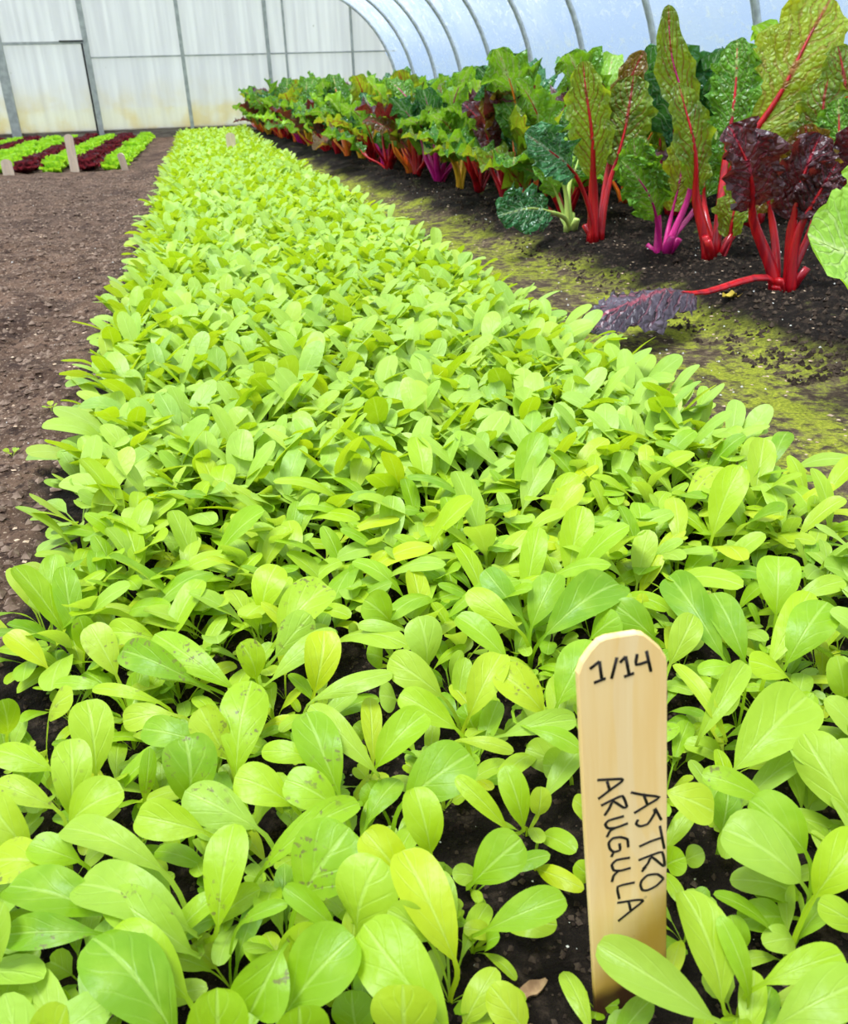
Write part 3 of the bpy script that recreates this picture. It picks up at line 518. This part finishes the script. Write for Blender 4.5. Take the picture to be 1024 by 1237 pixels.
while y < 12.25:
    x = -0.20 + (row % 2) * 0.02
    while x < 0.63:
        px, py = x + rg.uniform(-.012, .012), y + rg.uniform(-.012, .012)
        if edgeL(py) < px < edgeR(py): cand.append((px, py))
        x += 0.041
    y += 0.037 + 0.0006 * row * 0.2; row += 1
STK = np.array(STAKE_O[:2])
near = []; far = []
for (x, y) in cand:
    if y < 0.72 and (np.min(np.linalg.norm(HERO_G - (x, y), axis=1)) < (0.020 if y > 0.5 else 0.024) or bare(x, y, 0.012)): continue
    if abs(x - STK[0]) < 0.034 and abs(y - STK[1] - 0.008) < 0.022: continue
    (near if len(near) + len(plants) < 300 and in_view(x, y) else far).append((x, y))
far = [q for q in far if q[1] > 0.6 or not in_view(*q)]; far = [q for q in far if q[1] > 0.25]
for (x, y) in near:
    P = empty('arugula_plant', (x, y, ground_z(x, y) - 0.002), rnd.uniform(0, 6.28)); plants.append(P)
    young = y < 0.60; n = rnd.randint(3, 5) if young else rnd.randint(5, 7)
    for j in range(n):
        s = rnd.uniform(0.45, 0.72) if young else rnd.uniform(0.78, 1.22) if j > 1 else rnd.uniform(0.55, 0.85)
        o = add_leaf('leaf', rnd.choice(AR_MESH), P, j * 2.4 + rnd.uniform(-.5, .5), rnd.uniform(-.25, .15), s)
        if (x < 0.0 and y < 0.62 and rnd.random() < .5) or rnd.random() < .03: spotted(o)
    for j in range(2): add_leaf('cotyledon', rnd.choice(CO_MESH), P, 1 + math.pi * j + rnd.uniform(-.4, .4), 0, rnd.uniform(.7, 1.0))
ORD = ['first', 'second', 'third', 'fourth', 'fifth', 'sixth', 'seventh', 'eighth', 'ninth', 'tenth', 'eleventh', 'twelfth', 'thirteenth', 'fourteenth', 'fifteenth', 'sixteenth', 'seventeenth', 'eighteenth', 'nineteenth', 'twentieth', 'twenty-first', 'twenty-second', 'twenty-third', 'twenty-fourth', 'twenty-fifth', 'twenty-sixth', 'twenty-seventh', 'twenty-eighth', 'twenty-ninth', 'thirtieth', 'thirty-first', 'thirty-second', 'thirty-third', 'thirty-fourth']
byrow = sorted(plants, key=lambda p: p.location.y); rows = []; width = [10] * 3 + [13] * 4 + [16] * 4 + [20] * 20
while byrow: n = width[len(rows)]; rows.append(sorted(byrow[:n], key=lambda p: p.location.x)); byrow = byrow[n:]
for i, rw in enumerate(rows):
    for j, p in enumerate(rw):
        k = len([c for c in p.children if c.name.startswith('leaf')])
        look = 'sprawling' if k >= 6 else 'leafy' if k >= 4 else 'small' if k >= 1 else 'tiny two-lobed'
        prop(p, '%s green arugula seedling, %s from the left in the %s row from the front' % (look, ORD[j], ORD[i]), 'seedling', 'arugula seedlings at the front of the bed')

for (x, y), lab in (((.214, .240), 'arugula seedling whose long leaf crosses the foot of the lettered wooden marker'), ((.086, .316), 'arugula seedling with one spoon-shaped leaf over the bare soil left of the lettered marker'),
                    ((.313, .403), 'arugula seedling holding the broadest leaf just right of the lettered marker'), ((.226, .554), 'arugula seedling with a broad leaf directly behind the top of the lettered marker')):
    min(plants, key=lambda p: math.hypot(p.location.x - x, p.location.y - y))['label'] = lab

# ------------------------------------------------------------------ the rest of the arugula bed, beyond counting
def batch(P, nleaf, nv, nc, rs):
    """many leaves at once -> V, Q, uv, tint"""
    n = len(P) * nleaf; O = np.repeat(np.array(P), nleaf, 0); u = lambda a, b: rs.uniform(a, b, n)
    L = u(.072, .125) * np.where(rs.random(n) < .3, .72, 1); W = L * u(.27, .38); pf = u(.28, .42); e0 = np.radians(u(48, 86)); e1 = np.radians(u(-28, 48)); az = (np.tile(np.arange(nleaf) * 2.4, len(P)) + np.repeat(rs.uniform(0, 6.28, len(P)), nleaf) + u(-.5, .5)); roll = u(-.45, .45); ph = u(0, 6)
    v = tip_spaced(nv)[None]; el = e0[:, None] + (e1 - e0)[:, None] * v ** 1.3; ds = np.diff(v[0], prepend=0)[None] * L[:, None]
    x = np.cumsum(np.cos(el) * ds, 1); z = np.cumsum(np.sin(el) * ds, 1); s = np.linspace(-1, 1, nc)[None, None]
    t = np.clip((v - pf[:, None]) / (1 - pf[:, None]), 0, 1); hw = np.power(t, .78) * np.power(np.maximum(1 - t, 0), .5) / .515; hw = np.maximum(hw, np.where(v < .999, .06, 0.0)) * (W / 2)[:, None]
    off = hw[..., None] * (u(-.1, .28)[:, None, None] * np.abs(s) ** 1.6 + u(.02, .1)[:, None, None] * np.sin(ph[:, None, None] + v[..., None] * 12) * s * s + np.sin(roll)[:, None, None] * s)
    X = x[..., None] - np.sin(el)[..., None] * off; Z = z[..., None] + np.cos(el)[..., None] * off; Y = hw[..., None] * s * np.cos(roll)[:, None, None]
    ca, sa = np.cos(az)[:, None, None], np.sin(az)[:, None, None]
    V = np.stack([X * ca - Y * sa + O[:, 0, None, None], X * sa + Y * ca + O[:, 1, None, None], Z + O[:, 2, None, None]], -1).reshape(-1, 3)
    i = np.arange(nv - 1)[:, None] * nc + np.arange(nc - 1)[None]; q = np.stack([i, i + 1, i + nc + 1, i + nc], -1).reshape(-1, 4)
    Q = (np.arange(n)[:, None, None] * nv * nc + q[None]).reshape(-1, 4)
    uv = np.broadcast_to(np.stack(np.broadcast_arrays((s[0] + 1) / 2, v[0][:, None]), -1)[None], (n, nv, nc, 2)).reshape(-1, 2)
    return V, Q, uv, np.repeat(rs.random(n), nv * nc)
far = np.array([(x, y, ground_z(x, y, False)) for x, y in far]); a = far[far[:, 1] < 2.6]; b = far[far[:, 1] >= 2.6]
V1, Q1, u1, t1 = batch(a, 7, 10, 5, rg); V2, Q2, u2, t2 = batch(b, 6, 7, 3, rg)
bed = link('arugula_seedlings', mesh_np('arugula_seedlings', np.concatenate([V1, V2]), np.concatenate([Q1, Q2 + len(V1)]), True, np.concatenate([u1, u2]), np.concatenate([t1, t2]), M_AR))
prop(bed, 'dense bright green arugula filling the bed back to the end wall', 'seedlings', kind='stuff')

# ------------------------------------------------------------------ wooden plant markers
O, U, Vv = Vector(STAKE_O), Vector(STAKE_U), Vector(STAKE_V); Nn = U.cross(Vv); Nn.normalize()
mk = empty('plant_marker'); mk.matrix_world = Matrix(((U.x, -Nn.x, Vv.x, O.x), (U.y, -Nn.y, Vv.y, O.y), (U.z, -Nn.z, Vv.z, O.z), (0, 0, 0, 1)))
prop(mk, 'large pale wooden marker hand-lettered 1/14 ASTRO ARUGULA standing in the soil among the seedlings', 'plant marker')
hwS = STAKE_W / 2
m = MB(); ol = [(-hwS + 0.0012, -0.05), (-hwS + 0.0008, 0.05), (-hwS, 0.13)] + [(x / 1e3, z / 1e3) for x, z in STAKE_TOP] + [(hwS, 0.13), (hwS - 0.0006, 0.05), (hwS - 0.0010, -0.05)]
n = len(ol); th = 0.0042; ins = 0.0006; cx_, cz_ = 0.0, 0.1
inn = [(x * (1 - 0.03), z - (0.0007 if z > 0.2 else 0)) for x, z in ol]
m.add([(x, 0, z) for x, z in inn] + [(x, ins, z) for x, z in ol] + [(x, th - ins, z) for x, z in ol] + [(x, th, z) for x, z in inn], [tuple(range(n - 1, -1, -1)), tuple(3 * n + i for i in range(n))] + [(k * n + i, k * n + (i + 1) % n, (k + 1) * n + (i + 1) % n, (k + 1) * n + i) for k in range(3) for i in range(n)])
m.obj('blade', M_WOOD, mk)
for name, lines in INK.items():
    m = MB()
    for ln in lines:
        p = [Vector((x / 1e3, -0.0001, z / 1e3)) for x, z in ln]
        if len(p) > 2:   # smooth the pen path
            q = []
            for i in range(len(p) - 1):
                a_, b_, c_, d_ = p[max(i - 1, 0)], p[i], p[i + 1], p[min(i + 2, len(p) - 1)]
                for s in (0, .25, .5, .75): q.append(0.5 * ((2 * b_) + (c_ - a_) * s * 0.6 + 0 * a_) if False else b_ * (1 - s) + c_ * s + ((c_ - a_) * 0.25 * s * (1 - s) ** 2 - (d_ - b_) * 0.25 * s * s * (1 - s)))
            p = q + [p[-1]]
        m.tube(p, 0.00078 if name != 'date_lettering' else 0.00082, 6, 0.3, nrm=(0, 1, 0))
    m.obj(name, M_INK, mk, True)['label'] = 'black hand lettering'
def small_marker(x, y, w, h, rz, lab, mat=M_WOOD2, lean=0.0):
    P = empty('plant_marker', (x, y, ground_z(x, y) - 0.01), rz); P.rotation_euler = (lean, 0, rz); prop(P, lab, 'plant marker')
    m = MB(); r = w / 2; ol = [(-r, -0.04), (r, -0.04), (r, h - r * .7)] + [(r * math.cos(q), h - r * .7 + r * .7 * math.sin(q)) for q in (math.pi * k / 6 for k in range(1, 6))] + [(-r, h - r * .7)]; n = len(ol)
    m.add([(a, 0, z) for a, z in ol] + [(a, 0.006, z) for a, z in ol], [tuple(range(n - 1, -1, -1)), tuple(range(n, 2 * n))] + [(i, (i + 1) % n, n + (i + 1) % n, n + i) for i in range(n)]); m.obj('blade', mat, P)
small_marker(-0.905, 6.95, 0.060, 0.26, 0.1, 'tall plain wooden marker in front of the lettuce rows')
small_marker(-1.37, 7.05, 0.075, 0.12, 0.2, 'short plain wooden marker before the lettuce, nearest the left edge')
small_marker(-0.56, 6.95, 0.055, 0.13, -0.5, 'short weathered marker at the end of the green lettuce row nearest the arugula', M_WOOD2, 0.25)
small_marker(0.235, 7.6, 0.075, 0.19, 0.0, 'pinkish wooden marker far back in the middle of the arugula bed')

# ------------------------------------------------------------------ chard
def chard_grid(A, B, W, n0, nv, nc, bul, r, crink, cupx=0.0, lat=0.0, snake=0.0, curl=0.0, spike=0.55, wv=(.14, .30), rnd_tip=.50):
    L = np.linalg.norm(B - A); C = (A + B) / 2 + n0 * L * bul; t = tip_spaced(nv)
    sp_ = ((1 - t) ** 2)[:, None] * A + (2 * t * (1 - t))[:, None] * C + (t ** 2)[:, None] * B
    cr0 = np.cross((B - A) / L, n0); sp_ = sp_ + cr0[None] * (L * (lat * 4 * t * (1 - t) + snake * np.sin(7.0 * t) * t))[:, None] + n0[None] * (curl * L * t ** 3)[:, None]
    prof = np.power(t + .015, .48) * np.power(np.maximum(1 - t, 0), rnd_tip); prof /= prof.max(); prof = prof * (1 + .10 * np.sin(t * 17 + r.uniform(0, 6)) * (t < .93)); hw = np.maximum(W / 2 * prof, np.where(t < .999, .004, 0))
    tw = r.uniform(-.5, .5); cr = np.cross((B - A) / L, n0); nr = n0[None] + cr[None] * (tw * (t - .4))[:, None]
    return sp_, blade_grid(sp_, nr, hw, t, r.uniform(.0, .35) + cupx, r.uniform(*wv), r.uniform(0, 6), nc, crink, r.choice([6, 7, 8]), r.uniform(0, 6), spike)
def stalk_mesh(S0, A, sp_, W, nrm, name='stalk', blade_to=0.84):
    Lp = np.linalg.norm(A - S0); d = sp_[2] - sp_[0]; d /= np.linalg.norm(d); tp = np.linspace(0, 1, 8)[:-1, None]; h = np.array([0, 0, 1.0])
    pe = (2 * tp ** 3 - 3 * tp ** 2 + 1) * S0 + (tp ** 3 - 2 * tp ** 2 + tp) * h * Lp + (-2 * tp ** 3 + 3 * tp ** 2) * A + (tp ** 3 - tp ** 2) * d * Lp
    k = max(3, int(len(sp_) * blade_to)); pts = np.concatenate([pe, sp_[:k]]); q = len(pe)
    rad = [W / 2 * (1.5 - .55 * i / q) for i in range(q)] + [W / 2 * max(.95 - .95 * (j / k) ** .7, .09) * .8 for j in range(k)]
    m = MB(); m.tube([tuple(p) for p in pts], rad, 8, .6, nrm=tuple(nrm)); return m.mesh(name, None, True)
chards = []
for pi, (lab, (gx, gy), col, L) in enumerate(CHARD):
    gx, gy = gx / 1e3, gy / 1e3; gz = ground_z(gx, gy) - .01; P = empty('chard_plant', (gx, gy, gz)); prop(P, lab, 'chard', 'rainbow chard in the right hand bed'); o3 = np.array([gx, gy, gz]); r = random.Random(100 + pi)
    for A, B, W, sw, kind in L:
        A, B = np.array(A) / 1e3, np.array(B) / 1e3; view = CAM - (A + B) / 2; view /= np.linalg.norm(view); d = (B - A) / np.linalg.norm(B - A)
        n0 = view * .8 + np.array([r.uniform(-.3, .3), 0, .3]); n0 = n0 - d * n0.dot(d); n0 /= np.linalg.norm(n0)
        if B[2] < .06: n0 = np.array([0, -.2, 1.0]); n0 -= d * n0.dot(d); n0 /= np.linalg.norm(n0)
        sp_, (V, Q, uv) = chard_grid(A - o3, B - o3, W / 1e3 * (1.2 if B[2] < .06 else 1.12), n0, 26, 13, r.uniform(.05, .22), r, {'blue': .55, 'purple': .6, 'green': .55}.get(kind, .38) * (1.1 if B[2] < .06 else .25 if col == 'pale' and kind == 'lime' else 1), .35 if kind == 'purple' and B[2] > .06 else -.75 if B[2] < .06 else 0.0, r.uniform(-.06, .06), .05 if 'twisted' in lab and kind == 'olive' else r.uniform(0, .02), r.uniform(-.1, .14) if B[2] > .06 else 0, *((.08, (.05, .1), .5) if B[2] < .06 else (.05, (.03, .08), .36) if col == 'pale' and kind == 'lime' else (.45, (.14, .30), .5)))
        if B[2] < .06: V[:, 2] = np.maximum(V[:, 2], np.array([ground_z(v[0] + gx, v[1] + gy, False) - gz + .006 for v in V]))
        mat = M_CH['wilted'] if B[2] < .06 else M_CH['pale'] if (col == 'pale' and kind == 'lime') else M_CH[kind]
        lf = link('leaf', mesh_np('leaf', V, Q, True, uv, None, mat), None, P)
        if kind == 'purple': lf['label'] = 'dark purple leaf'
        a = math.atan2(A[1] - gy, A[0] - gx); S0 = np.array([.018 * math.cos(a), .018 * math.sin(a), 0])
        link('stalk', stalk_mesh(S0, A - o3, sp_, sw / 1e3 * .85, n0, 'stalk', .15 if B[2] < .06 else .84), M_ST[col], lf)
    for j in range(3):   # cut stumps and short inner stems at the crown
        a = rnd.uniform(0, 6.28); m = MB(); h = rnd.uniform(.03, .07); m.tube([(.012 * math.cos(a), .012 * math.sin(a), 0), (.03 * math.cos(a), .03 * math.sin(a), h * .6), (.045 * math.cos(a), .045 * math.sin(a), h)], [.014, .012, .010], 8, .6); m.obj('cut_stem', M_ST[col], P, True)
CH_VAR = []
for k in range(12):
    r = random.Random(500 + k); st = r.uniform(.11, .20); L = r.uniform(.22, .34); lean = r.uniform(.03, .13); A = np.array([lean, 0, st]); e = math.radians(r.uniform(5, 78)); B = A + L * np.array([math.cos(e), r.uniform(-.15, .15), math.sin(e)]); n0 = np.array([-math.sin(e), 0, math.cos(e)])
    sp_, (V, Q, uv) = chard_grid(A, B, L * r.uniform(.50, .72), n0, 20, 11, r.uniform(.10, .30), r, .55)
    me = mesh_np('chard_leaf', V, Q, True, uv, None, M_CH['green']); sm_ = stalk_mesh(np.array([.012, 0, 0]), A, sp_, r.uniform(.016, .026), n0); sm_.materials.append(M_ST['red']); CH_VAR.append((me, sm_))
def chard(x, y, s, cols, kinds, n, lab):
    P = empty('chard_plant', (x, y, ground_z(x, y) - .008), rnd.uniform(0, 6.28)); prop(P, lab, 'chard', 'rainbow chard in the right hand bed')
    for j in range(n):
        me, sm_ = rnd.choice(CH_VAR); q = s * rnd.uniform(.8, 1.12); o = link('leaf', me, None, P); o.rotation_euler = (rnd.uniform(-.15, .15), rnd.uniform(.2, .45) if rnd.random() < .12 else rnd.uniform(-.22, .1), j * 2.4 + rnd.uniform(-.5, .5)); o.scale = (q, q, q * rnd.uniform(.95, 1.15))
        o.material_slots[0].link = 'OBJECT'; o.material_slots[0].material = M_CH[rnd.choice(kinds)]
        c = link('stalk', sm_, None, o); c.material_slots[0].link = 'OBJECT'; c.material_slots[0].material = M_ST[cols]
seq = ['red', 'orange', 'red', 'red', 'yellow', 'magenta', 'red', 'orange', 'red', 'magenta', 'red', 'yellow', 'orange', 'red', 'red', 'orange', 'red', 'yellow', 'red', 'magenta', 'orange', 'red', 'red', 'orange', 'red', 'red', 'yellow', 'red', 'orange', 'red']
KIND = [('green',) * 5 + ('olive', 'pale'), ('green', 'green', 'olive', 'blue', 'blue'), ('green', 'purple', 'purple', 'brown', 'olive'), ('pale', 'green', 'green', 'olive', 'green', 'pale')]
y = 2.95; k = 0
while y < 12.0:
    x = 1.20 - .055 * (y - 2.9) + rnd.uniform(-.03, .05); kd = KIND[k % 4]
    desc = {0: 'bright green leaved', 1: 'dark green crinkled', 2: 'purple and bronze', 3: 'light green leaved'}[k % 4]
    chard(x, y, rnd.uniform(.85, 1.18), seq[k % 30], kd, rnd.randint(8, 11), '%s chard with %s stalks, %s in the front row past the paddle leaf' % (desc, seq[k % 30], ORD[k]))
    y += .30 + rnd.uniform(-.03, .03); k += 1
for ri, dx in enumerate((.42, .82)):
    y = (2.15, 2.35)[ri]; k = 0
    while y < (12.0, 11.8)[ri]:
        x = 1.20 - .055 * (y - 2.9) + dx + rnd.uniform(-.04, .04); kd = KIND[(k + 1 + ri) % 4]; desc = {0: 'bright green leaved', 1: 'dark green crinkled', 2: 'purple and bronze', 3: 'light green leaved'}[(k + 1 + ri) % 4]
        if min(math.hypot(x - a, y - b) for a, b in ((1.70, 2.53), (1.665, 2.03), (1.233, 1.986))) > .17 and x < 2.4: chard(x, y, rnd.uniform(.9, 1.2), seq[(k * 7 + ri) % 30], kd, rnd.randint(7, 9), '%s chard with %s stalks, %s along the %s row of chard' % (desc, seq[(k * 7 + ri) % 30], ORD[k], ('second', 'rearmost')[ri])); k += 1
        y += .36 + rnd.uniform(-.04, .04)

# ------------------------------------------------------------------ lettuce rows at the far left
def lettuce_mesh(seed, mat):
    r = random.Random(seed); Vs, Qs, us, b = [], [], [], 0
    for ring, (n, e0, e1, L, W) in enumerate(((9, 12, 35, .105, .085), (8, 40, 60, .10, .08), (6, 68, 85, .085, .06))):
        for j in range(n):
            v = np.linspace(0, 1, 6); el = np.radians(np.linspace(e0 + r.uniform(-8, 8), e1 + r.uniform(-10, 10), 6)); ds = np.r_[0, np.full(5, L / 5)]; sp_ = np.stack([np.cumsum(np.cos(el) * ds), v * 0, np.cumsum(np.sin(el) * ds)], -1); nr = np.stack([-np.sin(el), v * 0, np.cos(el)], -1)
            hw = W / 2 * np.array([.3, .6, .9, 1, .9, .55]); V, Q, uv = blade_grid(sp_, nr, hw, v, .25, .55, r.uniform(0, 6), 7, .5, 5, r.uniform(0, 6)); a = j * 6.283 / n + ring * .4 + r.uniform(-.15, .15)
            V = np.stack([V[:, 0] * math.cos(a) - V[:, 1] * math.sin(a), V[:, 0] * math.sin(a) + V[:, 1] * math.cos(a), V[:, 2] + .006], -1); Vs.append(V); Qs.append(Q + b); us.append(uv); b += len(V)
    return mesh_np('lettuce_head', np.concatenate(Vs), np.concatenate(Qs), True, np.concatenate(us), None, mat)
LG = [lettuce_mesh(30 + k, M_LG) for k in range(3)]; LR = [lettuce_mesh(60 + k, M_LR) for k in range(3)]
for i, (x, red) in enumerate(((-.64, 0), (-.86, 1), (-1.08, 0), (-1.28, 1), (-1.50, 0), (-1.71, 0), (-1.92, 1), (-2.13, 0), (-2.34, 1))):
    for j in range(23):
        y = 7.18 + .22 * j + rnd.uniform(-.02, .02); xx = x + rnd.uniform(-.015, .015); s = rnd.uniform(.9, 1.12) * (1.0 if not red else 1.05)
        o = link('lettuce_head', rnd.choice(LR if red else LG)); o.location = (xx, y, ground_z(xx, y) - .004); o.rotation_euler = (0, 0, rnd.uniform(0, 6.28)); o.scale = (s, s, s)
        prop(o, '%s curly lettuce, %s from the front in the %s lettuce row from the arugula' % ('dark red' if red else 'bright green', ORD[j], ORD[i]), 'lettuce', 'lettuce heads in the far left bed')

# ------------------------------------------------------------------ litter on the soil
def lumps(name, pts, smin, smax, mat, lab, flat=1.0):
    n = len(pts); base = np.array([(1, 0, 0), (-1, 0, 0), (0, 1, 0), (0, -1, 0), (0, 0, 1), (0, 0, -1)], float); F = np.array([(0, 2, 4), (2, 1, 4), (1, 3, 4), (3, 0, 4), (2, 0, 5), (1, 2, 5), (3, 1, 5), (0, 3, 5)])
    s = rg.uniform(smin, smax, (n, 1, 1)) * rg.uniform(.55, 1.25, (n, 6, 1)); V = base[None] * s; V[..., 2] *= flat; a = rg.uniform(0, 6.28, n); ca, sa = np.cos(a)[:, None], np.sin(a)[:, None]
    V = np.stack([V[..., 0] * ca - V[..., 1] * sa, V[..., 0] * sa + V[..., 1] * ca, V[..., 2]], -1) + np.array(pts)[:, None]
    o = link(name, mesh_np(name, V.reshape(-1, 3), (np.arange(n)[:, None, None] * 6 + F[None]).reshape(-1, 3), False, mat=mat)); prop(o, lab, 'soil litter', kind='stuff')
def scatter(n, x0, x1, y0, y1, pw=1.6):
    out = []
    for _ in range(n):
        x = rg.uniform(x0, x1); y = y0 + (y1 - y0) * rg.random() ** pw; out.append((x, y, ground_z(x, y) + .0005))
    return out
lumps('soil_crumbs', scatter(9000, .92, 1.9, 1.2, 6.0), .0012, .0085, M_CRUMB, 'dark crumbs of bed soil around the chard')
lumps('fine_soil_crumbs', scatter(12000, -.22, .62, .2, 1.0, 1.0), .0006, .0030, M_CRUMB, 'fine dark crumbs of bed soil under the arugula seedlings')
lumps('dry_soil_crumbs', scatter(15000, -1.9, -.24, .55, 6.5, 1.7), .002, .011, M_CRUMB2, 'loose reddish brown crumbs over the bare left bed', .7)
lumps('straw_flecks', scatter(2200, -1.9, -.25, .55, 6.5, 1.7) + scatter(500, .66, 1.3, .9, 4.5), .0015, .006, M_FLECK, 'tan straw and chip flecks on the bare soil', .35)
lumps('fine_perlite_grains', scatter(300, -.2, .6, .2, 1.0, 1.0), .0003, .0011, M_PERL, 'tiny pale perlite specks on the dark soil under the arugula')
lumps('perlite_grains', scatter(420, .7, 1.9, 1.2, 5.0) + scatter(500, -1.9, -.25, .6, 6.5), .0008, .0032, M_PERL, 'pale perlite grains scattered over the soil')
def flake(name, x, y, L, W, rz, mat, lab, cat, curl=.3, z=.004):
    v = np.linspace(0, 1, 9); r = random.Random(int(x * 999)); sp_ = np.stack([(v - .5) * L, .06 * L * np.sin(v * 5), curl * L * (v - .5) ** 2], -1); nr = np.tile([0, 0, 1.0], (9, 1)); hw = W / 2 * np.sqrt(np.maximum(np.sin(np.pi * np.clip(v, .02, .98)), .01))
    V, Q, uv = blade_grid(sp_, nr, hw, v, .5, .35, 1.0, 5); V2 = V.copy(); V2[:, 2] -= .0012; n = len(V)
    o = link(name, mesh_np(name, np.concatenate([V, V2]), np.concatenate([Q, Q[:, ::-1] + n]), True, mat=mat)); o.location = (x, y, ground_z(x, y) + z); o.rotation_euler = (0, 0, rz); prop(o, lab, cat); return o
flake('dry_leaf', 1.33, 1.49, .085, .035, .3, M_DRY, 'curled dry brown leaf on the chard bed soil near the right edge', 'dry leaf', .5)
flake('yellow_leaf', 1.085, 1.66, .05, .03, .2, M_YEL, 'yellowed leaf lying before the purple leaved chard', 'dry leaf')
flake('bark_chip', .117, .286, .026, .008, .5, M_BARK, 'brown bark chip on the dark soil beside the wooden marker', 'bark chip', .1, .003)
flake('bark_chip', .108, .262, .014, .010, 1.4, M_BARK, 'small round brown chip in front of the other chips by the marker', 'bark chip', .1, .003)
flake('bark_chip', .133, .487, .013, .010, .2, M_BARK, 'tan crumb of bark behind the marker between two seedlings', 'bark chip', .1, .003)
flake('bark_chip', .215, .335, .012, .010, .9, M_BARK, 'tan chip on the soil just right of the marker', 'bark chip', .1, .003)
def weed(x, y, lab):
    P = empty('weed_seedling', (x, y, ground_z(x, y)), rnd.uniform(0, 6)); prop(P, lab, 'weed')
    for j in range(4): add_leaf('leaf', CO_MESH[j], P, j * 1.6, 0, .5)
weed(.150, .268, 'tiny round leaved weed alone on the soil left of the marker')
weed(-.33, 1.27, 'small green weed on the bare left soil near the arugula edge'); weed(-.30, 1.45, 'smaller weed on the bare left soil further back')
